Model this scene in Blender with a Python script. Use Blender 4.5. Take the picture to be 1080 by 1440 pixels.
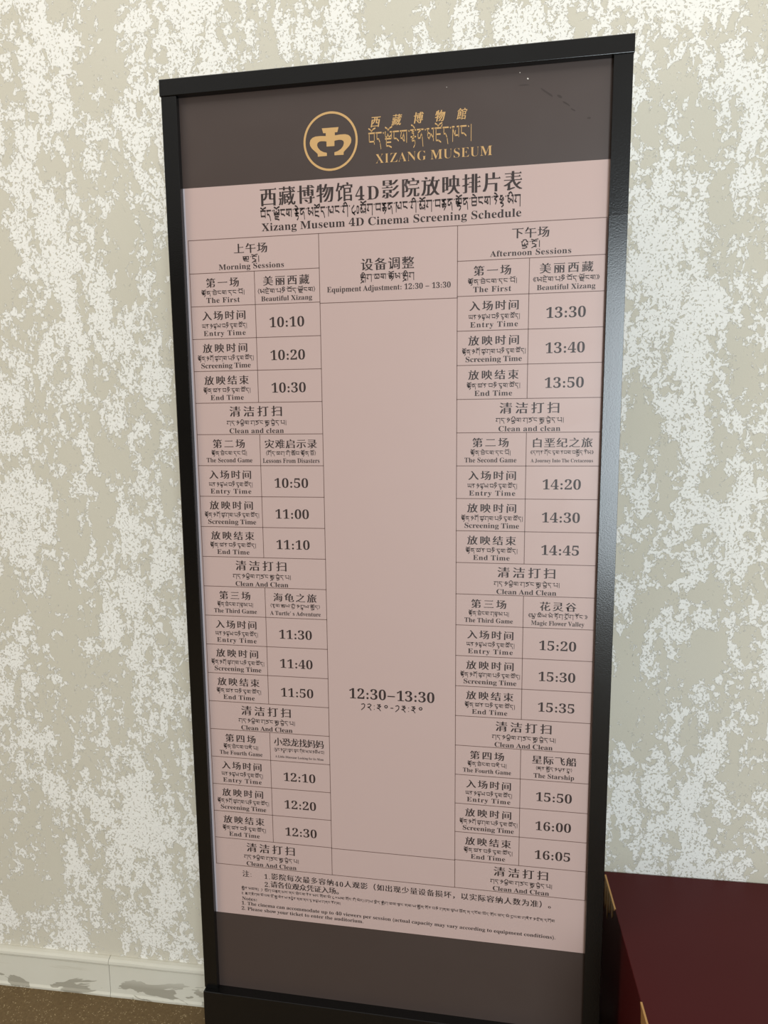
import bpy, bmesh, math, random
import numpy as np
from mathutils import Matrix, Vector
from mathutils.geometry import tessellate_polygon

for _o in list(bpy.data.objects):
    bpy.data.objects.remove(_o)
scene = bpy.context.scene
COL = scene.collection

# ------------------------------------------------------------------ camera
cd = bpy.data.cameras.new('camera')
cd.sensor_fit = 'VERTICAL'
cd.sensor_height = 36.0
cd.sensor_width = 27.0
cd.lens = 955.0 / 1440.0 * 36.0
cd.clip_start = 0.05
cam = bpy.data.objects.new('camera', cd)
COL.objects.link(cam)
_r, _u, _b = (0.98655, 0.16318, -0.00965), (-0.01209, 0.13172, 0.99121), (0.16302, -0.97776, 0.13192)
_m = Matrix((( _r[0], _u[0], _b[0], 0.21011), (_r[1], _u[1], _b[1], -1.32711),
             (_r[2], _u[2], _b[2], 1.52033), (0, 0, 0, 1)))
cam.matrix_world = _m
scene.camera = cam

# ------------------------------------------------------------------ light and exposure
scene.view_settings.view_transform = 'Standard'
scene.view_settings.look = 'None'
scene.view_settings.gamma = 1.0
scene.view_settings.exposure = -0.10
scene.view_settings.use_curve_mapping = False

world = bpy.data.worlds.new('World')
scene.world = world
world.use_nodes = True
_bg = world.node_tree.nodes['Background']
_bg.inputs['Color'].default_value = (1.0, 0.97, 0.92, 1)
_bg.inputs['Strength'].default_value = 0.32


def area(name, loc, target, sx, sy, power, color):
    l = bpy.data.lights.new(name, 'AREA')
    l.shape = 'RECTANGLE'
    l.size, l.size_y, l.energy, l.color = sx, sy, power, color
    o = bpy.data.objects.new(name, l)
    COL.objects.link(o)
    o.location = loc
    o.rotation_euler = (Vector(target) - Vector(loc)).to_track_quat('-Z', 'Y').to_euler()
    return o


# floor-to-ceiling window across the hall, behind the photographer on the right
area('daylight_window_right', (1.85, -5.3, 1.50), (1.85, 0, 1.50), 1.8, 2.9, 235, (0.84, 0.94, 1.0))
# added warm fill far on the left, softens the sign's shadow on the wall
area('added_warm_fill_left', (-5.6, -3.9, 1.6), (-1.2, 0, 1.3), 2.6, 2.7, 105, (1.0, 0.80, 0.58))
# ceiling light panel of the hall
area('ceiling_light_panel', (0.1, -1.25, 3.9), (0.1, -0.75, 0), 5.0, 1.6, 66, (1.0, 0.97, 0.92))


# ------------------------------------------------------------------ material helpers
def lin(r, g, b):
    def f(c):
        c /= 255.0
        return c / 12.92 if c <= 0.04045 else ((c + 0.055) / 1.055) ** 2.4
    return (f(r), f(g), f(b), 1)


class N:
    """small node-graph builder"""
    def __init__(self, name):
        self.m = bpy.data.materials.new(name)
        self.m.use_nodes = True
        self.t = self.m.node_tree
        self.p = self.t.nodes['Principled BSDF']

    def n(self, kind, **kw):
        d = self.t.nodes.new(kind)
        for k, v in kw.items():
            if k.startswith('i_'):
                d.inputs[k[2:].replace('_', ' ')].default_value = v
            else:
                setattr(d, k, v)
        return d

    def l(self, a, b):
        self.t.links.new(a, b)

    def coords(self, scale=(1, 1, 1), loc=(0, 0, 0), rot=(0, 0, 0)):
        tc = self.n('ShaderNodeTexCoord')
        mp = self.n('ShaderNodeMapping')
        mp.inputs['Scale'].default_value = scale
        mp.inputs['Location'].default_value = loc
        mp.inputs['Rotation'].default_value = rot
        self.l(tc.outputs['Object'], mp.inputs['Vector'])
        return mp.outputs[0]

    def noise(self, vec, scale, detail=4, rough=0.55, dist=0.0):
        d = self.n('ShaderNodeTexNoise')
        d.inputs['Scale'].default_value = scale
        d.inputs['Detail'].default_value = detail
        d.inputs['Roughness'].default_value = rough
        d.inputs['Distortion'].default_value = dist
        self.l(vec, d.inputs['Vector'])
        return d.outputs['Fac']

    def math(self, op, a, b=None, c=None, clamp=False):
        d = self.n('ShaderNodeMath', operation=op, use_clamp=clamp)
        for i, v in enumerate((a, b, c)):
            if v is None:
                continue
            if isinstance(v, (int, float)):
                d.inputs[i].default_value = v
            else:
                self.l(v, d.inputs[i])
        return d.outputs[0]

    def step(self, v, lo, hi):
        d = self.n('ShaderNodeMapRange', clamp=True)
        d.inputs['From Min'].default_value = lo
        d.inputs['From Max'].default_value = hi
        self.l(v, d.inputs['Value'])
        return d.outputs[0]

    def mix(self, fac, a, b):
        d = self.n('ShaderNodeMix', data_type='RGBA')
        if isinstance(fac, (int, float)):
            d.inputs[0].default_value = fac
        else:
            self.l(fac, d.inputs[0])
        for sock, v in ((d.inputs[6], a), (d.inputs[7], b)):
            if isinstance(v, tuple):
                sock.default_value = v
            else:
                self.l(v, sock)
        return d.outputs[2]

    def color(self, c):
        if isinstance(c, tuple):
            self.p.inputs['Base Color'].default_value = c
        else:
            self.l(c, self.p.inputs['Base Color'])

    def bump(self, h, strength, dist):
        d = self.n('ShaderNodeBump')
        d.inputs['Strength'].default_value = strength
        d.inputs['Distance'].default_value = dist
        self.l(h, d.inputs['Height'])
        self.l(d.outputs[0], self.p.inputs['Normal'])

    def setp(self, **kw):
        for k, v in kw.items():
            self.p.inputs[k.replace('_', ' ')].default_value = v
        return self


def plain(name, c, rough=0.5, spec=0.5, bump=None):
    k = N(name)
    v = k.coords()
    nz = k.noise(v, 9.0, 3)
    k.color(k.mix(k.math('MULTIPLY', nz, 0.25), c, tuple(x * 0.82 for x in c[:3]) + (1,)))
    k.setp(Roughness=rough, Specular_IOR_Level=spec)
    if bump:
        k.bump(k.noise(v, bump[0], 2), bump[1], bump[2])
    return k.m


# peeling-look decorative plaster: flat beige coat with raised white flakes in vertical drifts
def plaster():
    k = N('flaked_plaster')
    v = k.coords((1.0, 1.0, 0.42), loc=(4.2, 0, 2.6))
    vt = k.coords((1, 1, 1), rot=(0, 0.10, 0))
    v2 = k.coords((1.0, 1.0, 0.58), loc=(3.1, 0, 1.7), rot=(0, 0.06, 0))
    big = k.noise(v, 5.5, 2, 0.5, 0.2)
    mid = k.noise(v2, 20.0, 3, 0.6, 0.4)
    fine = k.noise(k.coords((1, 1, 0.8)), 62.0, 5, 0.7, 0.5)
    s = k.math('ADD', k.math('MULTIPLY', big, 0.34), k.math('MULTIPLY', mid, 0.40))
    s = k.math('ADD', s, k.math('MULTIPLY', fine, 0.42))
    region = k.step(s, 0.574, 0.579)
    pit = k.noise(vt, 175.0, 2, 0.55, 0.4)
    deep = k.math('MULTIPLY', k.step(s, 0.574, 0.68), 0.05)
    pits = k.step(k.math('ADD', pit, deep), 0.415, 0.44)
    flake = k.math('MULTIPLY', region, pits)
    beige = k.mix(k.noise(vt, 3.0, 4), lin(200, 194, 176), lin(209, 204, 189))
    white = k.mix(k.noise(vt, 40.0, 3), lin(232, 229, 220), lin(239, 237, 230))
    grit = k.step(k.noise(vt, 420.0, 2), 0.3, 0.7)
    beige = k.mix(k.math('MULTIPLY', grit, 0.10), beige, lin(176, 166, 140))
    k.color(k.mix(flake, beige, white))
    h = k.math('ADD', flake, k.math('MULTIPLY', k.noise(vt, 260.0, 3), 0.12))
    k.bump(h, 0.75, 0.0022)
    k.setp(Roughness=0.75, Specular_IOR_Level=0.25)
    return k.m


def skirting_mat():
    k = N('worn_painted_skirting')
    v = k.coords((0.45, 1, 1.3))
    w = k.noise(v, 9.0, 4, 0.6, 0.8)
    tc = k.n('ShaderNodeTexCoord')
    sp = k.n('ShaderNodeSeparateXYZ')
    k.l(tc.outputs['Object'], sp.inputs[0])
    low = k.step(sp.outputs[2], 0.075, 0.035)
    a = k.step(k.math('ADD', w, k.math('MULTIPLY', low, 0.10)), 0.635, 0.647)
    peel = k.math('MULTIPLY', a, low)
    base = k.mix(k.noise(k.coords(), 6.0, 4), lin(206, 202, 186), lin(218, 215, 202))
    dirt = k.step(k.noise(k.coords((0.2, 1, 2.5), loc=(1, 2, 0)), 14.0, 5, 0.7), 0.62, 0.75)
    base = k.mix(k.math('MULTIPLY', dirt, 0.45), base, lin(170, 160, 134))
    k.color(k.mix(peel, base, lin(166, 161, 146)))
    k.bump(k.math('SUBTRACT', 1.0, peel), 0.5, 0.001)
    k.setp(Roughness=0.5, Specular_IOR_Level=0.4)
    return k.m


def floor_mat():
    k = N('speckled_brown_floor')
    v = k.coords()
    base = k.mix(k.noise(v, 120.0, 4, 0.7), lin(82, 64, 40), lin(128, 106, 72))
    vo = k.n('ShaderNodeTexVoronoi')
    vo.inputs['Scale'].default_value = 190.0
    k.l(v, vo.inputs['Vector'])
    sp = k.math('MULTIPLY', k.step(vo.outputs['Distance'], 0.30, 0.18),
                k.step(k.noise(v, 60.0, 1), 0.47, 0.55))
    k.color(k.mix(sp, base, lin(172, 152, 116)))
    k.bump(k.noise(v, 300.0, 3), 0.5, 0.002)
    k.setp(Roughness=0.7, Specular_IOR_Level=0.3)
    return k.m


def frame_mat():
    k = N('black_powder_coat')
    v = k.coords()
    k.color(lin(13, 12, 11))
    k.bump(k.noise(v, 330.0, 2, 0.5), 0.10, 0.0012)
    k.l(k.math('ADD', k.math('MULTIPLY', k.noise(v, 5.0, 4), 0.08), 0.17), k.p.inputs['Roughness'])
    k.setp(Specular_IOR_Level=0.6)
    return k.m


def print_mat(name, c):
    k = N(name)
    v = k.coords()
    k.color(k.mix(k.math('MULTIPLY', k.noise(v, 2.2, 3), 0.18), c, tuple(x * 0.9 for x in c[:3]) + (1,)))
    sm = k.step(k.noise(k.coords((1, 1, 1.6)), 6.0, 5, 0.65, 1.0), 0.45, 0.72)
    k.l(k.math('ADD', k.math('MULTIPLY', sm, 0.05), 0.40), k.p.inputs['Roughness'])
    k.setp(Specular_IOR_Level=0.45)
    return k.m


M = dict(
    plaster=plaster(), skirting=skirting_mat(), floor=floor_mat(), frame=frame_mat(),
    pink=print_mat('rose_poster_print', lin(189, 164, 157)),
    brown=print_mat('umber_poster_print', lin(69, 57, 52)),
    edge=plain('poster_edge', lin(196, 186, 190), 0.4),
    ink=plain('dark_brown_ink', lin(54, 42, 39), 0.42, 0.4),
    rule=plain('fine_rule_ink', lin(112, 88, 80), 0.42, 0.4),
    gold_ink=plain('gold_ink', lin(200, 160, 106), 0.4, 0.4),
    smear=plain('grey_smear', lin(58, 48, 44), 0.5, 0.3),
    speck=plain('white_speck', lin(226, 220, 210), 0.6, 0.3),
    back=plain('black_back_board', lin(16, 15, 14), 0.6, 0.3),
    hall=plain('dark_unseen_wall', lin(52, 42, 34), 0.6, 0.3),
    maroon=plain('maroon_lacquer', lin(71, 20, 21), 0.45, 0.15, (60.0, 0.05, 0.001)),
    gold=plain('gold_paint', lin(196, 150, 92), 0.4, 0.5, (90.0, 0.2, 0.001)),
)
M['gold'].node_tree.nodes['Principled BSDF'].inputs['Metallic'].default_value = 0.35


# ------------------------------------------------------------------ object helpers
def link(name, me, parent=None, loc=(0, 0, 0)):
    o = bpy.data.objects.new(name, me)
    COL.objects.link(o)
    o.location = loc
    if parent is not None:
        o.parent = parent
    return o


def obj(name, bm, mats, parent=None, loc=(0, 0, 0)):
    me = bpy.data.meshes.new(name)
    bm.normal_update()
    bm.to_mesh(me)
    bm.free()
    for m in (mats if isinstance(mats, (list, tuple)) else [mats]):
        me.materials.append(m)
    return link(name, me, parent, loc)


def box(bm, x0, x1, y0, y1, z0, z1, bevel=0.0, seg=2):
    r = bmesh.ops.create_cube(bm, size=1.0, matrix=Matrix.Translation(((x0 + x1) / 2, (y0 + y1) / 2, (z0 + z1) / 2))
                              @ Matrix.Diagonal((x1 - x0, y1 - y0, z1 - z0, 1)))
    if bevel > 0:
        es = list({e for v in r['verts'] for e in v.link_edges})
        bmesh.ops.bevel(bm, geom=es, offset=bevel, segments=seg, profile=0.5, affect='EDGES')
    return bm


def boxes(*args, bevel=0.0, seg=2):
    bm = bmesh.new()
    for a in args:
        box(bm, *a, bevel=bevel, seg=seg)
    return bm


def thing(name, label, cat, loc=(0, 0, 0), rz=0.0):
    o = bpy.data.objects.new(name, None)
    COL.objects.link(o)
    o.empty_display_size = 0.1
    o.location = loc
    o.rotation_euler = (0, 0, rz)
    o['label'] = label
    o['category'] = cat
    return o


# ------------------------------------------------------------------ the setting
WK = 0.028                                   # the wall runs very slightly askew to the sign
WB = 0.1756 + WK * 0.824
WANG = math.atan(WK)


def wy(x):
    return WK * x + WB


def structure(o):
    o['kind'] = 'structure'
    return o


_w = obj('wall_back', boxes((-3.2, 3.2, 0.0, 0.15, 0.0, 3.4)), M['plaster'], None, (0, WB, 0))
_w.rotation_euler = (0, 0, WANG)
structure(_w)
structure(obj('unseen_wall_front', boxes((-6.8, 6.8, -6.15, -6.0, 0.0, 3.4)), M['hall']))  # added out of view to keep the black frame's reflections dark
structure(obj('floor', boxes((-6.8, 6.8, -6.0, 0.6, -0.08, 0.0)), M['floor']))


def skirting(x0, x1):
    prof = [(0.0, 0.0), (-0.016, 0.0), (-0.017, 0.006), (-0.014, 0.012), (-0.0135, 0.0905), (-0.0112, 0.0918), (-0.0112, 0.0932), (-0.0155, 0.0945),
            (-0.0165, 0.098), (-0.0155, 0.104), (-0.011, 0.109), (-0.004, 0.111), (0.0, 0.111)]
    bm = bmesh.new()
    n = 24
    rings = []
    rng = random.Random(int(x0 * 100))
    for i in range(n + 1):
        x = x0 + (x1 - x0) * i / n
        j = 0.0006 * math.sin(i * 1.7)
        rings.append([bm.verts.new((x, p[0] + (j if 0 < a < 12 else 0), p[1])) for a, p in enumerate(prof)])
    for i in range(n):
        for a in range(len(prof)):
            b2 = (a + 1) % len(prof)
            bm.faces.new((rings[i][a], rings[i][b2], rings[i + 1][b2], rings[i + 1][a]))
    bm.faces.new(rings[0][::-1])
    bm.faces.new(rings[-1])
    bmesh.ops.recalc_face_normals(bm, faces=bm.faces)
    return bm


_a = obj('baseboard_back', skirting(-3.2, -0.7945), M['skirting'], None, (0, WB, 0))
_a.rotation_euler = (0, 0, WANG)
structure(_a)
_a = obj('baseboard_back', skirting(-0.7930, 0.462), M['skirting'], None, (0, WB, 0))
_a.rotation_euler = (0, 0, WANG)
structure(_a)

# ------------------------------------------------------------------ maroon chest at the right
CH = 0.4660
chest = thing('painted_chest', 'dark maroon lacquered chest with gold painted edge ornament, against the wall right of the sign',
              'chest', (0.4712, wy(0.4712) - 0.002, 0.0), WANG)
_cw, _cdp = 1.25, 0.62
obj('body', boxes((0.0006, _cw - 0.004, -_cdp + 0.004, 0.0, 0.05, CH - 0.022), (0.03, _cw - 0.03, -_cdp + 0.03, -0.03, 0.0, 0.052),
                  bevel=0.002), M['maroon'], chest)
obj('lid', boxes((0.0, _cw, -_cdp, 0.0, CH - 0.024, CH), bevel=0.0018, seg=3), M['maroon'], chest)


def ornament(y0, y1, drops):
    """gold strip on the left side face along the lid edge, with drip-shaped tails; drops = (y, width, length)"""
    pts = [(y0, 0.0)]
    for (yc, w, ln) in drops:
        pts += [(yc + w / 2, -0.010), (yc + w * 0.42, -ln * 0.7), (yc, -ln), (yc - w * 0.42, -ln * 0.72), (yc - w / 2, -0.012)]
    pts += [(y1 + 0.004, -0.006), (y1, 0.0)]
    bm = bmesh.new()
    f0 = [bm.verts.new((-0.0012, p[0], CH + p[1] - 0.0012)) for p in pts]
    f1 = [bm.verts.new((0.0045, p[0], CH + p[1] - 0.0012)) for p in pts]
    nrm = tessellate_polygon([[Vector((p[0], p[1], 0)) for p in pts]])
    for t in nrm:
        bm.faces.new([f0[i] for i in t])
        bm.faces.new([f1[i] for i in reversed(t)])
    for i in range(len(pts)):
        j = (i + 1) % len(pts)
        bm.faces.new((f0[i], f0[j], f1[j], f1[i]))
    # lip folded over the lid edge
    box(bm, -0.0014, 0.0022, y1 + 0.001, y0 - 0.001, CH - 0.004, CH + 0.0006)
    bmesh.ops.recalc_face_normals(bm, faces=bm.faces)
    return bm


obj('edge_ornament', ornament(-0.012, -0.128, [(-0.026, 0.022, 0.075), (-0.050, 0.018, 0.082), (-0.073, 0.02, 0.05), (-0.1, 0.024, 0.042)]),
    M['gold'], chest)
obj('edge_ornament', ornament(-0.366, -0.52, [(-0.39, 0.034, 0.045), (-0.425, 0.026, 0.06), (-0.455, 0.022, 0.04), (-0.487, 0.024, 0.05)]),
    M['gold'], chest)

# ------------------------------------------------------------------ the sign
S = 0.8                                       # metres per table width
ZF = 2.35                                     # floor, in table widths below the table's top rule


def X(u):
    return u * S


def Z(v):
    return (ZF - v) * S


sign = thing('schedule_sign', 'tall black framed floor sign with pink screening timetable, standing against the flaked plaster wall', 'sign')
XL0, XL1, XR1, XR0 = X(-0.547), X(-0.508), X(0.502), X(0.5425)
YF, YB = -0.012, 0.045
ZT = Z(-0.331)
ZL = Z(2.055)
obj('side_post', boxes((XL0, XL1, YF, YB, ZL, ZT), bevel=0.0012, seg=3), M['frame'], sign)
_bm = boxes((XR1, XR0, YF, YB, ZL, Z(0.0007)), (XR1, XR0, YF, YB, Z(-0.0007), ZT),
            (XR1 + .002, XR0 - .002, YF + .0012, YB - .001, Z(0.02), Z(-0.02)), bevel=0.0004, seg=2)
for _v in _bm.verts:                          # the upper length of this post sits a hair out of true
    if _v.co.z > Z(-0.0005) and _v.co.y < 0 and _v.co.x < (XR0 + XR1) / 2 and _v.co.z > Z(0) + 0.0004 and _v.co.x < XR1 + .0015:
        _v.co.y += 0.0009
obj('side_post', _bm, M['frame'], sign)
obj('top_rail', boxes((X(-0.5497), X(0.5445), YF - 0.0015, YB + 0.001, ZT, Z(-0.3696)), bevel=0.0012, seg=3), M['frame'], sign)
obj('base_plinth', boxes((X(-0.545), X(0.543), -0.024, 0.105, 0.0, ZL), bevel=0.0014, seg=3), M['frame'], sign)
obj('back_board', boxes((XL1 - 0.004, XR1 + 0.004, 0.008, YB - 0.006, ZL, ZT)), M['back'], sign)

# poster panel: umber header, rose sheet, umber footer
bm = bmesh.new()
pxl, pxr = XL1 - 0.001, XR1 + 0.001
zs = [ZL, Z(1.8235), Z(-0.123), ZT]
ver = []
for z in zs:
    ver.append([bm.verts.new((pxl, 0.0, z)), bm.verts.new((pxl + 0.0045, -0.0004, z)), bm.verts.new((pxr - 0.0045, -0.0004, z)),
                bm.verts.new((pxr, 0.0, z)), bm.verts.new((pxr, 0.006, z)), bm.verts.new((pxl, 0.006, z))])
for k in range(3):
    for a in range(6):
        b2 = (a + 1) % 6
        f = bm.faces.new((ver[k][a], ver[k][b2], ver[k + 1][b2], ver[k + 1][a]))
        mi = 1 if k != 1 else 0
        if a == 0 and k == 1:
            mi = 2
        f.material_index = mi
bm.faces.new(ver[0][::-1]).material_index = 1
bm.faces.new(ver[3]).material_index = 1
bmesh.ops.recalc_face_normals(bm, faces=bm.faces)
poster = obj('poster', bm, [M['pink'], M['brown'], M['edge']], sign)
POY = -0.0004


# ---- printed line work
def flat(name, polys, mat, y, parent=poster, origin=(0.0, 0.0)):
    """polys: list of (verts2d (table units, y down, relative to origin), faces); printed flat on the poster"""
    vs, fs = [], []
    for v, f in polys:
        o = len(vs)
        vs += [(p[0] * S, (p[2] if len(p) > 2 else 0.0), -p[1] * S) for p in v]
        fs += [tuple(i + o for i in t) for t in f]
    me = bpy.data.meshes.new(name)
    me.from_pydata(vs, [], fs)
    me.materials.append(mat)
    return link(name, me, parent, (X(origin[0]), y, Z(origin[1])))


def rect(x0, y0, x1, y1):
    return ([(x0, y0), (x1, y0), (x1, y1), (x0, y1)], [(3, 2, 1, 0)])


ROW = 1.674 / 21.0
XA, XS1, XB, XC, XS2, XD = -0.5, -0.3315, -0.1668, 0.1661, 0.3312, 0.5
LW = 0.00085


def hl(y, x0, x1):
    return rect(x0 - LW, y - LW, x1 + LW, y + LW)


def vl(x, y0, y1):
    return rect(x - LW, y0, x + LW, y1)


lines = [hl(0, XA, XD), hl(1.674, XA, XD), hl(0.1625, XB, XC), hl(1.5957, XB, XC)]
for r in range(1, 21):
    lines += [hl(r * ROW, XA, XB), hl(r * ROW, XC, XD)]
for x in (XA, XB, XC, XD):
    lines.append(vl(x, 0, 1.674))
for a, b in ((1, 5), (6, 10), (11, 15), (16, 20)):
    lines += [vl(XS1, a * ROW, b * ROW), vl(XS2, a * ROW, b * ROW)]
flat('grid_lines', lines, M['rule'], POY - 0.00012)

# ------------------------------------------------------------------ lettering: Chinese and Latin
_glyphs = {}
_dg = None


def raw_glyph(body, off=0.0, fill=True, res=3):
    key = (body, off, fill)
    if key in _glyphs:
        return _glyphs[key]
    c = bpy.data.curves.new('glyph', 'FONT')
    c.body = body
    c.offset = off
    c.resolution_u = res
    o = bpy.data.objects.new('glyph', c)
    COL.objects.link(o)
    dg = bpy.context.evaluated_depsgraph_get()
    me = bpy.data.meshes.new_from_object(o.evaluated_get(dg))
    v = [(p.co.x, p.co.y) for p in me.vertices]
    f = [tuple(p.vertices) for p in me.polygons]
    bpy.data.objects.remove(o)
    bpy.data.curves.remove(c)
    bpy.data.meshes.remove(me)
    _glyphs[key] = (v, f)
    return _glyphs[key]


def ext(v):
    xs = [p[0] for p in v]
    ys = [p[1] for p in v]
    return min(xs), max(xs), min(ys), max(ys)


def bold(ch):
    if 'A' <= ch <= 'Z':
        return chr(0x1D400 + ord(ch) - 65)
    if 'a' <= ch <= 'z':
        return chr(0x1D41A + ord(ch) - 97)
    if '0' <= ch <= '9':
        return chr(0x1D7CE + ord(ch) - 48)
    return ch


_adv = {}


def advance(ch):
    if ch == ' ':
        return 0.26
    if ch not in _adv:
        g = bold(ch)
        _adv[ch] = ext(raw_glyph(g + bold('I'))[0])[1] - ext(raw_glyph(bold('I'))[0])[1]
    return _adv[ch]


CAPH = ext(raw_glyph(bold('H'))[0])[3]
_hb = ext(raw_glyph('\u56fd')[0])             # reference em square of the Chinese face
EMX0, EMX1, EMY0, EMY1 = _hb[0] - 0.07, _hb[1] + 0.07, _hb[2] - 0.05, _hb[3] + 0.05
EMW, EMH = EMX1 - EMX0, EMY1 - EMY0


def dot(x, y, r):
    n = 10
    return ([(x + r * math.cos(i * 2 * math.pi / n), y + r * math.sin(i * 2 * math.pi / n)) for i in range(n)], [tuple(range(n))])


def lat_glyph(ch, thin=0.0):
    if ch == ':':
        a = dot(0.16, 0.075, 0.075)
        b = dot(0.16, 0.37, 0.075)
        n = len(a[0])
        return (a[0] + b[0], a[1] + [tuple(i + n for i in b[1][0])])
    if ch == '.':
        return dot(0.12, 0.055, 0.06)
    if ch == '-':
        return ([(0.06, 0.24), (0.56, 0.24), (0.56, 0.315), (0.06, 0.315)], [(0, 1, 2, 3)])
    return raw_glyph(bold(ch), -thin * (0.42 if ch == 'M' else 1.0))


def lat_adv(ch):
    return {':': 0.32, '.': 0.26, '-': 0.64}.get(ch) or advance(ch)


def latin(text, cx, cy, w, cap, thin=0.0, kx=1.12):
    """serif Latin line of cap height `cap`, tracked out to ink width w; cx, cy = centre of the capitals"""
    s = cap / CAPH
    sx = s * kx
    advs = [lat_adv(c) * sx for c in text]
    g0 = ext(lat_glyph(text[0], thin)[0])
    g1 = ext(lat_glyph(text[-1], thin)[0])
    nat = sum(advs[:-1]) + g1[1] * sx - g0[0] * sx
    tr = (w - nat) / max(1, len(text) - 1)
    if tr < -0.02 * s:                        # too tight: narrow the letters instead
        tr = 0.0
        kx = kx * w / nat
        sx = s * kx
        advs = [lat_adv(c) * sx for c in text]
    x = cx - w / 2 - g0[0] * sx
    out = []
    for c, a in zip(text, advs):
        if c != ' ':
            v, f = lat_glyph(c, thin)
            out.append(([(x + p[0] * sx, cy + cap / 2 - p[1] * s) for p in v], f))
        x += a + tr
    return out


def serif_triangles(ch):
    """wedge at the right end of every horizontal stroke, as a Song face has"""
    v, f = raw_glyph(ch)
    cnt = {}
    for t in f:
        for i in range(len(t)):
            e = (t[i], t[(i + 1) % len(t)])
            cnt[frozenset(e)] = cnt.get(frozenset(e), 0) + 1
    nb = {}
    for e, c in cnt.items():
        if c == 1:
            a, b = tuple(e)
            nb.setdefault(a, []).append(b)
            nb.setdefault(b, []).append(a)
    tris = []
    for e, c in cnt.items():
        if c != 1:
            continue
        a, b = tuple(e)
        if v[a][1] < v[b][1]:
            a, b = b, a
        dx, dy = abs(v[a][0] - v[b][0]), v[a][1] - v[b][1]
        if 0.035 < dy < 0.10 and dx < 0.012 and len(nb[a]) == 2 and len(nb[b]) == 2:
            a2 = [q for q in nb[a] if q != b][0]
            b2 = [q for q in nb[b] if q != a][0]
            if v[a][0] - v[a2][0] > 0.10 and v[b][0] - v[b2][0] > 0.03 and abs(v[a][1] - v[a2][1]) < 0.02:
                x, ym = v[a][0], (v[a][1] + v[b][1]) / 2
                tris.append([(x - 0.115, ym), (x + 0.015, ym - 0.018), (x - 0.035, ym + 0.075)])
    return tris


_song = {}
DENSE = set('藏馆館调整难龄懂薄')


def song(ch, thin=0.010, fat=0.034):
    """thin horizontals, heavy verticals: a thinned outline laid over itself with small sideways shifts"""
    key = (ch, thin, fat)
    if key not in _song:
        t = thin * (0.45 if ch in DENSE else 1.0)
        v, f = raw_glyph(ch, -t)
        fat = fat * (0.55 if ch in DENSE else 1.0)
        out = []
        for i, d in enumerate((-fat, 0.0, fat)):
            out.append(([(p[0] + d, p[1], 0.000012 * i) for p in v], f))
        for tr in serif_triangles(ch):
            out.append(([(p[0] + fat * 0.6, p[1], 0.00004) for p in tr], [(0, 1, 2)]))
        _song[key] = out
    return _song[key]


KD = 0.95                                     # Latin and figures set among Chinese


def cjk(text, cx, cy, w, h, thin=0.010, fat=0.034, shear=0.0, kx=1.0, pitch_of=None):
    """Chinese line: characters of height h spread over ink width w, centred on cx, cy (mixed Latin allowed)"""
    s = h / EMH
    sx = s * kx
    cw = EMW * sx
    widths = []
    for c in text:
        if ord(c) < 128:
            widths.append(lat_adv(c) * sx * KD if c != ' ' else cw * 0.4)
        else:
            widths.append(cw)
    gaps = max(1, len(text) - 1)
    if sum(widths) > w:                       # too tight: narrow the characters
        q = w / sum(widths)
        sx, cw, widths = sx * q, cw * q, [z * q for z in widths]
    tr = (w - sum(widths)) / gaps
    x = cx - w / 2
    out = []
    for c, wd in zip(text, widths):
        if c == ' ':
            pass
        elif c == '：':
            for q in (0.16, 0.52):
                v, f = dot(x + cw * 0.25, cy + h * (0.46 - q), h * 0.055)
                out.append((v, [tuple(reversed(f[0]))]))
        elif ord(c) < 128:
            v, f = lat_glyph(c)
            k = KD
            out.append(([(x + p[0] * sx * k, cy + h * 0.44 - p[1] * s * k) for p in v], f))
        else:
            ym = (EMY0 + EMY1) / 2
            for v, f in song(c, thin, fat):
                out.append(([(x + (p[0] - EMX0 + shear * (p[1] - ym)) * sx, cy - (p[1] - ym) * s, -p[2] if len(p) > 2 else 0.0)
                             for p in v], f))
        x += wd + tr
    return out


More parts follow.
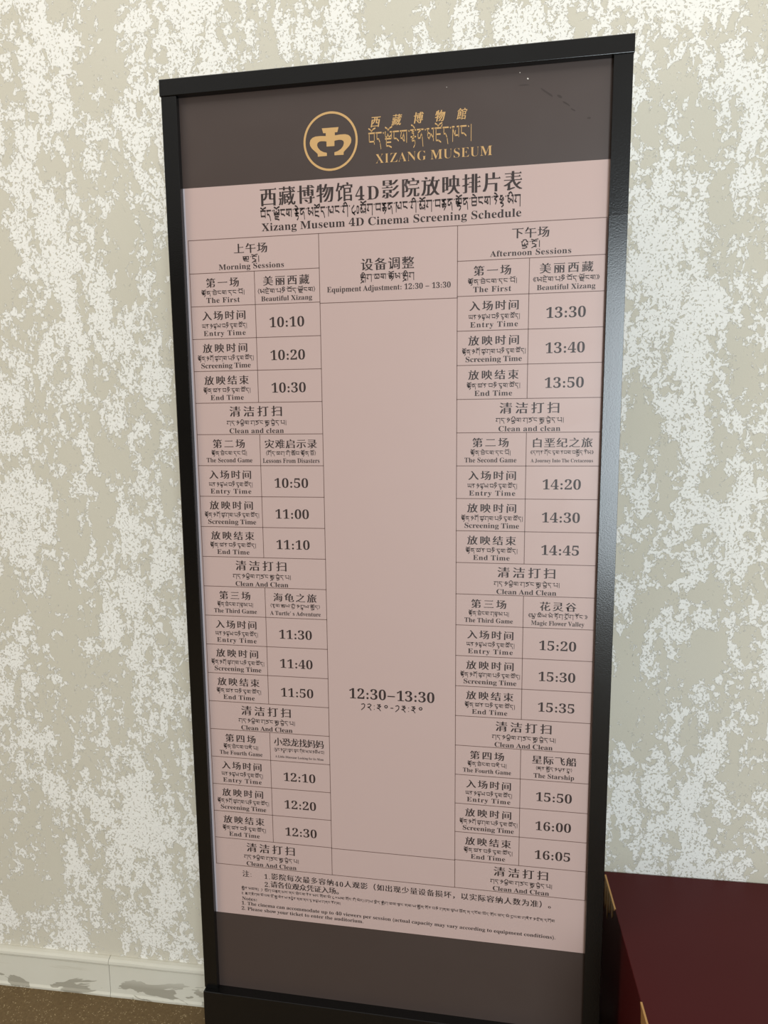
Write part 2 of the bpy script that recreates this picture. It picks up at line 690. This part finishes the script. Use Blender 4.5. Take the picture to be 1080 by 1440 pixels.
# ------------------------------------------------------------------ lettering: Tibetan, drawn with a broad pen
TB = {
    'ཀ': (.92, [[(0, 0), (.92, 0)], [(.16, 0), (.13, -.3), (.02, -.5)], [(.48, 0), (.48, -.52)], [(.84, 0), (.84, -1.15)]]),
    'ཁ': (.86, [[(0, 0), (.3, 0)], [(.1, 0), (.1, -.95)], [(.1, -.08), (.34, -.5), (.7, -.5)], [(.55, 0), (.84, 0)], [(.78, 0), (.78, -.62)], [(.36, -.5), (.42, -.2)]]),
    'ག': (.82, [[(0, 0), (.82, 0)], [(.22, 0), (.2, -.3), (.06, -.5), (.32, -.58)], [(.75, 0), (.75, -1.15)]]),
    'ང': (.72, [[(0, 0), (.7, 0)], [(.14, 0), (.12, -.4)], [(.12, -.4), (.42, -.42), (.68, -.58)]]),
    'ཅ': (.74, [[(0, 0), (.72, 0)], [(.5, 0), (.16, -.22), (.6, -.3), (.64, -.48), (.3, -.7), (.05, -.72)]]),
    'ཆ': (.86, [[(0, 0), (.84, 0)], [(.3, 0), (.08, -.25), (.1, -.55), (.36, -.55), (.42, -.2), (.46, -.55), (.74, -.55), (.78, -.25), (.6, 0)]]),
    'ཇ': (.76, [[(0, 0), (.76, 0)], [(.14, 0), (.14, -.75)], [(.14, -.36), (.66, -.36)], [(.14, -.72), (.4, -.72), (.72, -.9)]]),
    'ཉ': (.8, [[(0, 0), (.8, 0)], [(.3, 0), (.1, -.3), (.25, -.5), (.42, -.2), (.62, -.5), (.74, -.3), (.66, 0)], [(.62, -.5), (.4, -.95)]]),
    'ཏ': (.76, [[(0, 0), (.76, 0)], [(.56, 0), (.16, -.25), (.2, -.42), (.5, -.36), (.64, -.5), (.6, -.8), (.4, -1.1)]]),
    'ཐ': (.8, [[(0, 0), (.8, 0)], [(.12, 0), (.12, -.66)], [(.12, -.34), (.7, -.34)], [(.12, -.66), (.72, -.66)], [(.72, 0), (.72, -.66)]]),
    'ད': (.68, [[(0, 0), (.68, 0)], [(.14, 0), (.12, -.36), (.34, -.36), (.5, -.6), (.6, -1.1)]]),
    'ན': (.76, [[(0, 0), (.76, 0)], [(.5, 0), (.12, -.2), (.14, -.5), (.4, -.5), (.5, -.24), (.62, -.4), (.7, -1.15)]]),
    'པ': (.8, [[(0, 0), (.26, 0)], [(.1, 0), (.12, -.5), (.74, -.5)], [(.54, 0), (.8, 0)], [(.74, 0), (.74, -.9)]]),
    'ཕ': (.82, [[(0, 0), (.26, 0)], [(.1, 0), (.12, -.5), (.5, -.5), (.76, -.3)], [(.42, -.5), (.4, -.18)], [(.56, 0), (.82, 0)], [(.76, 0), (.76, -.62)]]),
    'བ': (.78, [[(0, 0), (.78, 0)], [(.1, 0), (.1, -.5), (.72, -.5)], [(.7, 0), (.7, -.68)]]),
    'མ': (.84, [[(0, 0), (.3, 0)], [(.14, 0), (.12, -.45), (.3, -.6), (.5, -.3), (.78, -.56)], [(.12, -.2), (.4, -.3)], [(.56, 0), (.84, 0)], [(.78, 0), (.78, -.75)]]),
    'ཙ': (.78, [[(0, 0), (.72, 0)], [(.5, 0), (.16, -.22), (.6, -.3), (.64, -.48), (.3, -.7), (.05, -.72)], [(.68, .02), (.84, .2)]]),
    'ཚ': (.88, [[(0, 0), (.84, 0)], [(.3, 0), (.08, -.25), (.1, -.55), (.36, -.55), (.42, -.2), (.46, -.55), (.74, -.55), (.78, -.25), (.6, 0)], [(.78, .02), (.94, .2)]]),
    'ཛ': (.8, [[(0, 0), (.76, 0)], [(.14, 0), (.14, -.75)], [(.14, -.36), (.66, -.36)], [(.14, -.72), (.4, -.72), (.72, -.9)], [(.7, .02), (.86, .2)]]),
    'ཞ': (.78, [[(0, 0), (.78, 0)], [(.16, 0), (.1, -.3), (.4, -.5)], [(.62, 0), (.3, -.25), (.6, -.4), (.66, -.9)]]),
    'ཟ': (.74, [[(0, 0), (.74, 0)], [(.58, 0), (.16, -.24), (.56, -.3), (.14, -.55), (.5, -.6), (.62, -.85)]]),
    'འ': (.66, [[(.1, .02), (.46, .02)], [(.3, 0), (.06, -.26), (.3, -.34), (.52, -.12), (.58, -.3), (.28, -.56), (.1, -.8)]]),
    'ཡ': (.86, [[(0, 0), (.22, 0)], [(.1, 0), (.12, -.48), (.44, -.44)], [(.34, 0), (.54, 0)], [(.44, 0), (.44, -.44), (.8, -.5)], [(.66, 0), (.86, 0)], [(.8, 0), (.8, -.72)]]),
    'ར': (.66, [[(0, 0), (.66, 0)], [(.52, 0), (.16, -.22), (.44, -.36), (.26, -.7)]]),
    'ལ': (.86, [[(0, -.04), (.14, .02)], [(.08, 0), (.06, -.4), (.26, -.52), (.36, -.16), (.5, -.52), (.76, -.3)], [(.6, 0), (.86, 0)], [(.8, 0), (.8, -.72)]]),
    'ཤ': (.82, [[(0, 0), (.82, 0)], [(.5, 0), (.1, -.4), (.36, -.6), (.56, -.3)], [(.76, 0), (.76, -1.05)]]),
    'ས': (.84, [[(0, 0), (.84, 0)], [(.2, 0), (.06, -.4), (.3, -.44), (.44, -.14), (.54, -.62)], [(.3, -.44), (.48, -.62)], [(.78, 0), (.78, -.72)]]),
    'ཧ': (.8, [[(0, 0), (.8, 0)], [(.6, 0), (.16, -.25), (.5, -.32), (.6, -.5), (.4, -.8)]]),
    'ཨ': (.95, [[(0, 0), (.2, 0)], [(.1, 0), (.1, -.5), (.3, -.3), (.5, -.5), (.5, 0)], [(.5, -.5), (.88, -.3)], [(.7, 0), (.95, 0)], [(.88, 0), (.88, -.9)]]),
    'ཝ': (.8, [[(0, 0), (.8, 0)], [(.1, 0), (.1, -.5), (.7, -.5)], [(.7, 0), (.7, -.68)], [(.3, -.5), (.2, -.8)]]),
    '་': (.24, [[(.06, .0), (.15, -.07)]]),
    '།': (.30, [[(.1, .03), (.18, .03)], [(.14, 0), (.14, -1.0)]]),
    '(': (.42, [[(.32, .2), (.14, -.3), (.32, -.85)]]), ')': (.42, [[(.08, .2), (.26, -.3), (.08, -.85)]]),
    '《': (.6, [[(.3, .1), (.06, -.3), (.3, -.7)], [(.52, .1), (.28, -.3), (.52, -.7)]]),
    '》': (.6, [[(.08, .1), (.32, -.3), (.08, -.7)], [(.3, .1), (.54, -.3), (.3, -.7)]]),
    '༠': (.8, [[(.3, -.1), (.5, -.1), (.58, -.26), (.48, -.42), (.3, -.42), (.22, -.26), (.3, -.1)]]),
    '༡': (.74, [[(.1, -.12), (.4, -.02), (.54, -.16), (.48, -.5), (.1, -1.0)]]),
    '༢': (.78, [[(.1, -.1), (.36, 0), (.56, -.14), (.4, -.4), (.14, -.48), (.36, -.56), (.56, -1.0)]]),
    '༣': (.78, [[(.1, -.06), (.5, -.02), (.22, -.28), (.56, -.24), (.34, -.5), (.1, -.52), (.34, -.6), (.54, -1.0)]]),
    '༤': (.78, [[(.5, .02), (.16, -.3), (.2, -.62), (.44, -.7), (.7, -.5)], [(.2, -.6), (.6, -.95)]]),
    ':': (.36, [[(.1, -.2), (.16, -.26)], [(.1, -.72), (.16, -.78)]]),
    '-': (.6, [[(.12, -.42), (.46, -.42)]]),
    'D': (.5, [[(.08, -.1), (.08, -.75)], [(.08, -.1), (.3, -.14), (.36, -.42), (.28, -.7), (.08, -.75)]]),
    ' ': (.4, []),
}
SUBSHAPE = {
    'ྱ': [[(.1, .0), (.62, -.02), (.68, -.2), (.4, -.34), (.12, -.3)]],
    'ྲ': [[(.56, .04), (.3, -.12), (.02, -.34)], [(.3, -.12), (.6, -.2)]],
    'ྭ': [[(.5, 0), (.7, -.2), (.45, -.24), (.5, 0)]],
}
VOW = {
    'ི': [[(.3, .1), (.2, .26), (.46, .4), (.66, .24), (.7, .04)]],
    'ེ': [[(.16, .4), (.4, .32), (.62, .1)]],
    'ོ': [[(.0, .38), (.28, .26), (.4, .1), (.56, .28), (.92, .4)]],
}


def penstroke(pts, hw, vw):
    """ribbon along pts: thick across horizontal strokes (hw), slim across vertical ones (vw)"""
    vs, fs = [], []
    for i in range(len(pts) - 1):
        (x0, y0), (x1, y1) = pts[i], pts[i + 1]
        d = math.hypot(x1 - x0, y1 - y0) or 1e-6
        c, s_ = (x1 - x0) / d, (y1 - y0) / d
        t = math.sqrt((hw * c) ** 2 + (vw * s_) ** 2)
        nx, ny = -s_ * t, c * t
        o = len(vs)
        vs += [(x0 + nx, y0 + ny), (x0 - nx, y0 - ny), (x1 - nx, y1 - ny), (x1 + nx, y1 + ny)]
        fs.append((o, o + 1, o + 2, o + 3))
        if i:
            o = len(vs)
            vs += [(x0 + vw * math.cos(k * math.pi / 3), y0 + hw * math.sin(k * math.pi / 3)) for k in range(6)]
            fs.append(tuple(range(o, o + 6)))
    return vs, fs


_tcache = {}


def tib_layout(text, hw, vw):
    key = (text, hw, vw)
    if key in _tcache:
        return _tcache[key]
    strokes = []
    x = 0.0
    i = 0
    while i < len(text):
        ch = text[i]
        base = TB.get(ch)
        i += 1
        if base is None:
            continue
        subs, vow, uv = [], [], False
        while i < len(text) and (0x0F71 <= ord(text[i]) <= 0x0F84 or 0x0F90 <= ord(text[i]) <= 0x0FBC):
            if text[i] == 'ུ':
                uv = True
            elif ord(text[i]) >= 0x0F90:
                subs.append(text[i])
            else:
                vow.append(text[i])
            i += 1
        w = base[0]
        n = len(subs)
        real = [q for q in subs if q not in SUBSHAPE]
        sy = 1.0 if not real else (0.62 if len(real) == 1 else 0.5)
        for st in base[1]:
            strokes.append([(x + p[0], max(p[1] * sy, -0.55) if subs or uv else (p[1] if p[1] > -0.7 else -0.7 + (p[1] + 0.7) * 0.7)) for p in st])
        yb = -0.50 * sy - 0.10 if not real else -0.58 * sy - 0.04
        for q in subs:
            if q in SUBSHAPE:
                for st in SUBSHAPE[q]:
                    strokes.append([(x + p[0], yb - 0.04 + p[1]) for p in st])
                yb -= 0.30
            else:
                sb = TB.get(chr(ord(q) - 0x50))
                if sb:
                    k = 0.58
                    for st in sb[1]:
                        strokes.append([(x + 0.04 + p[0] * w / sb[0] * 0.95, yb + p[1] * k) for p in st])
                    yb -= 0.38
        if uv:
            strokes.append([(x + .2, yb - .02), (x + .5, yb - .04), (x + .56, yb - .2), (x + .3, yb - .36)])
        for q in vow:
            for st in VOW.get(q, []):
                strokes.append([(x + (p[0] - .42) * 0.9 + w / 2, p[1] * 0.68 + .03) for p in st])
        x += w + (0.10 if 0x0F40 <= ord(ch) <= 0x0F6C else 0.02)
    polys = [penstroke(st, hw, vw) for st in strokes]
    _tcache[key] = polys
    return polys


def tibetan(text, cx, cy, w, h, hw=0.070, vw=0.046):
    """line fitted to ink width w and ink height h (accents to descenders) around cx, cy"""
    polys = tib_layout(text, hw, vw)
    xs = [p[0] for v, f in polys for p in v]
    ys = [p[1] for v, f in polys for p in v]
    x0, x1, y0, y1 = min(xs), max(xs), min(ys), max(ys)
    kx, ky = w / (x1 - x0), h / (y1 - y0)
    return [([(cx + (p[0] - (x0 + x1) / 2) * kx, cy - (p[1] - (y0 + y1) / 2) * ky) for p in v], f) for v, f in polys]


# ------------------------------------------------------------------ heading
gold = []
hy = -0.2060
n = 72
R0, R1 = 0.0655, 0.0605
ring = ([(-0.1331 + r * math.cos(a), hy + r * math.sin(a) * 1.005) for r in (R0, R1) for a in [i * 2 * math.pi / n for i in range(n)]],
        [(i, (i + 1) % n, n + (i + 1) % n, n + i) for i in range(n)])
half = [(0, 315), (-93, 315), (-78, 370), (-50, 371), (-50, 404), (-110, 399), (-165, 400), (-200, 412), (-222, 435), (-231, 468),
        (-226, 500), (-205, 535), (-165, 575), (-144, 597), (-143, 628), (-42, 626), (-42, 592), (-80, 581), (-115, 560), (-140, 528),
        (-149, 497), (-142, 473), (-122, 460), (-95, 457), (-60, 461), (-44, 466), (-44, 522), (0, 522)]


full = half + [(-a, b) for a, b in reversed(half[1:-1])]
full = [(-0.1331 + a / 300 * 0.0655, hy + (b - 466) / 330 * 0.0655) for a, b in full]
tess = tessellate_polygon([[Vector((p[0], p[1], 0)) for p in full]])
flat('emblem', [ring, (full, [tuple(t) for t in tess])], M['gold_ink'], POY - 0.00022)

h = []
for i, ch in enumerate('西藏博物館'):
    h += cjk(ch, -0.0236 + i * 0.0500, -0.2405 - 0.0004 * i, 0.0250, 0.0255, 0.002, 0.030, 0.20, 0.88)
h += tibetan('བོད་ལྗོངས་རྟེན་མཛོད་ཁང་།', 0.0772, -0.2030, 0.2389, 0.052, 0.045, 0.032)
h += latin('XIZANG MUSEUM', 0.1087, -0.1597, 0.2695, 0.0205, 0.0145, 1.0)
flat('museum_name_lettering', h, M['gold_ink'], POY - 0.00022)

t = cjk('西藏博物馆4D影院放映排片表', 0.0006, -0.0900, 0.6230, 0.0455, 0.014, 0.044, kx=0.93)
t += tibetan('བོད་ལྗོངས་རྟེན་མཛོད་ཁང་གི་༤Dགློག་བརྙན་ཁང་གི་གློག་བརྙན་སྟོན་ཐེངས་རེའུ་མིག', -0.0010, -0.0505, 0.6200, 0.0365, 0.078, 0.046)
t += latin('Xizang Museum 4D Cinema Screening Schedule', 0.0010, -0.0215, 0.6197, 0.0178)
flat('title_lettering', t, M['ink'], POY - 0.00022)

# ------------------------------------------------------------------ table cells
_cells = {}


def cell(name, key, build, cx, row_top):
    """one cell's lettering; repeated wording shares its mesh"""
    if key in _cells:
        o = _cells[key].copy()
        COL.objects.link(o)
        o.parent = poster
        o.location = (X(cx), POY - 0.00022, Z(row_top))
        return o
    _cells[key] = flat(name, build(), M['ink'], POY - 0.00022, poster, (cx, row_top))
    return _cells[key]


def three(c, cw, tb, tw, en, ew, ch=0.0240, th=0.0185, cap=0.0122, yc=0.0235, yt=0.0485, ye=0.0660):
    def build():
        return (cjk(c, 0, yc, cw, ch, kx=1.06) + tibetan(tb, 0, yt, tw, th) + latin(en, 0, ye, ew, cap))
    return build


T1 = 'སྟོན་ཐེངས་དང་པོ།'
CL = (-0.4145, 0.2480)
CT = (-0.2520, 0.4155)
CF = (-0.3395, 0.3375)
films = [
    [('美丽西藏', .1177, '(མཛེས་པའི་བོད་ལྗོངས)', .1455, 'Beautiful Xizang', .1296, .0115, 1),
     ('灾难启示录', .1369, '(གོད་ཆག་གི་སློབ་སྟོན་ཐོ)', .1303, 'Lessons From Disasters', .1486, .0115, 1),
     ('海龟之旅', .1166, '(རུས་སྦལ་གྱི་འགྲུལ་སྐྱོད)', .1334, 'A Turtle’ s Adventure', .1368, .0108, 1),
     ('小恐龙找妈妈', .1386, '(ཁྲང་འབྲུག་ཆུང་ཆུང་གིས་ཨ་མ་འཚོལ་བ)', .1389, 'A Little Dinosaur Looking for its Mom', .1341, .0062, 1)],
    [('美丽西藏', .1193, '《མཛེས་པའི་བོད་ལྗོངས》', .1486, 'Beautiful Xizang', .1305, .0115, 1),
     ('白垩纪之旅', .1397, '《དཀར་གོང་དུས་རབས་བསྐྱོད་རིམ》', .1454, 'A Journey Into The Cretaceous', .1436, .0085, 1),
     ('花灵谷', .0870, '《ཁྱ་ཆིལ་མེ་ཏོག་གྲོག་རོང་》', .1411, 'Magic Flower Valley', .1264, .0112, 1),
     ('星际飞船', .1096, '(སྐར་སྐྱོད་འཕུར་གྲུ)', .0885, 'The Starship', .0995, .0120, 1)]]
names = [('第一场', T1, .1124, 'The First', .0876, .0124), ('第二场', T1, .0950, 'The Second Game', .1236, .0114),
         ('第三场', 'སྟོན་ཐེངས་གསུམ་པ།', .0985, 'The Third Game', .1189, .0114), ('第四场', 'སྟོན་ཐེངས་བཞི་པ།', .0985, 'The Fourth Game', .1221, .0112)]
times = [['10:10', '10:20', '10:30', '10:50', '11:00', '11:10', '11:30', '11:40', '11:50', '12:10', '12:20', '12:30'],
         ['13:30', '13:40', '13:50', '14:20', '14:30', '14:45', '15:20', '15:30', '15:35', '15:50', '16:00', '16:05']]
steps = [('entry', three('入场时间', .1152, 'ཡར་འཛུལ་བའི་དུས་ཚོད།', .1183, 'Entry Time', .1108)),
         ('screening', three('放映时间', .1188, 'སྟོན་འགོ་ཚུགས་པའི་དུས་ཚོད།', .1478, 'Screening Time', .1312)),
         ('end', three('放映结束', .1179, 'སྟོན་ཚར་བའི་དུས་ཚོད།', .1249, 'End Time', .0887))]
CLEANT = 'གད་འཕྱིས་གཙང་སྦྲ་བྱེད་པ།'
for side in (0, 1):
    if side == 0:
        cell('session_heading_lettering', 'morning', three('上午场', .0866, 'སྔ་དྲོ།', .0421, 'Morning Sessions', .1676, .0252, .0215, .0128, .0254, .0498, .0668), -0.339, 0)
    else:
        cell('session_heading_lettering', 'afternoon', three('下午场', .0846, 'ཕྱི་དྲོ།', .0421, 'Afternoon Sessions', .1826, .0252, .0215, .0128, .0240, .0483, .0668), 0.3326, 0)
    for g in range(4):
        r0 = (1 + 5 * g)
        nm = names[g]
        cell('session_name_lettering', 'name%d' % g, three(nm[0], .0870, nm[1], nm[2], nm[3], nm[4], .0240, .0180, nm[5], .0240, .0480, .0655),
             CL[side] - (0.001 if side else 0.0005), r0 * ROW)
        fm = films[side][g]
        cell('film_title_lettering', 'film%d%d' % (side, g), three(fm[0], fm[1], fm[2], fm[3], fm[4], fm[5], .0243, .0175, fm[6], .0250, .0485, .0668),
             (-0.2510, 0.4140)[side], r0 * ROW)
        for k in range(3):
            top = (r0 + 1 + k) * ROW
            cell(steps[k][0] + '_lettering', steps[k][0], steps[k][1], CL[side] + (0.004 if side else 0.0), top)
            tx = times[side][3 * g + k]
            cell('clock_time', tx, lambda tx=tx: latin(tx, 0, 0.0445, 0.0885, 0.0232, 0.004), CT[side], top)
        a = 'Clean and clean' if g == 0 else 'Clean And Clean'
        cell('cleaning_lettering', a, three('清洁打扫', .1400, CLEANT, .1575, a, .1438, .0280, .0200, .0122, .0225, .0513, .0706), CF[side], (r0 + 4) * ROW)

flat('equipment_adjustment_lettering',
     cjk('设备调整', 0, .0775, .1285, .0300) + tibetan('སྒྲིག་ཆས་སྙོམ་སྒྲིག', -.001, .1075, .1305, .0265)
     + latin('Equipment Adjustment: 12:30 - 13:30', .001, .1315, .2990, .0125), M['ink'], POY - 0.00022)
flat('break_time_lettering',
     latin('12:30-13:30', 0.0009, 1.1525, .2230, .0265, 0.002, 1.05) + tibetan('༡༢:༣༠-༡༣:༣༠', 0.0009, 1.1870, .1617, .0195, .06, .05),
     M['ink'], POY - 0.00022)

# ------------------------------------------------------------------ notes under the table
nt = cjk('注：', -0.4050, 1.6975, .0400, .0205)
nt += cjk('1.影院每次最多容纳40人观影（如出现少量设备损坏，以实际容纳人数为准）。', 0.0330, 1.6975, .7900, .0205)
nt += cjk('2.请各位观众凭证入场。', -0.2490, 1.7215, .2250, .0205)
nt += tibetan('སྤྱིར་མཆན། ༡ གློག་བརྙན་ཁང་ནང་ཐེངས་རེར་མང་ཤོས་མི་༤༠ལས་ཤོང་གི་མེད།(གལ་སྲིད་སྒྲིག་ཆས་ཉུང་ཤས་ལ་སྐྱོན་ཤོར་བའི་གནས་ཚུལ་ཐོན་ན་དངོས་ཡོད་ཤོང་ཚད་མི་གྲངས་གཞིར་འཛིན་དགོས',
              -0.0018, 1.7418, .8542, .0140)
nt += tibetan('༢ ཟླ་གཟིགས་མོ་བས་ཛོ་སྐྱ་སེར་ལ་འབྱེར་ནས་ནང་དུ་འཛུལ་གནང་རོགས།', -0.2874, 1.7580, .2845, .0135)
nt += latin('Notes:', -0.4070, 1.7730, .0435, .0100)
nt += latin('1. The cinema can accommodate up to 40 viewers per session (actual capacity may vary according to equipment conditions).',
            -0.0012, 1.7875, .8588, .0100)
nt += latin('2. Please show your ticket to enter the auditorium.', -0.2567, 1.8035, .3491, .0100)
flat('notes_lettering', nt, M['ink'], POY - 0.00022)


# ------------------------------------------------------------------ small marks on the print
def blob(cx, cy, lx, ly, ang=0.0, n=12, seed=0):
    rng = random.Random(seed)
    p = []
    for i in range(n):
        a = i * 2 * math.pi / n
        r = 0.75 + 0.35 * rng.random()
        x, y = lx * r * math.cos(a), ly * r * math.sin(a)
        p.append((cx + x * math.cos(ang) - y * math.sin(ang), cy + x * math.sin(ang) + y * math.cos(ang)))
    return (p, [tuple(reversed(range(n)))])


for _i, _a in enumerate(((0.363, -0.272, 0.018, 0.0022, 0.62), (0.405, -0.246, 0.010, 0.0018, 0.6), (0.420, -0.232, 0.007, 0.0014, 0.55),
                         (0.455, -0.212, 0.0045, 0.0022, 0), (0.312, -0.292, 0.013, 0.0010, 0.03), (0.39, -0.262, 0.006, 0.003, 0.5))):
    flat('smear', [blob(0, 0, *_a[2:], seed=_i + 1)], M['smear'], POY - 0.00015, poster, _a[:2])
for _i, _a in enumerate(((0.3205, -0.3045, 0.0024, 0.0017, 0.4), (0.303, -0.3185, 0.0012, 0.0010, 0), (0.14, -0.302, 0.0009, 0.0009, 0))):
    flat('dust_speck', [blob(0, 0, *_a[2:], seed=_i + 7)], M['speck'], POY - 0.00016, poster, _a[:2])
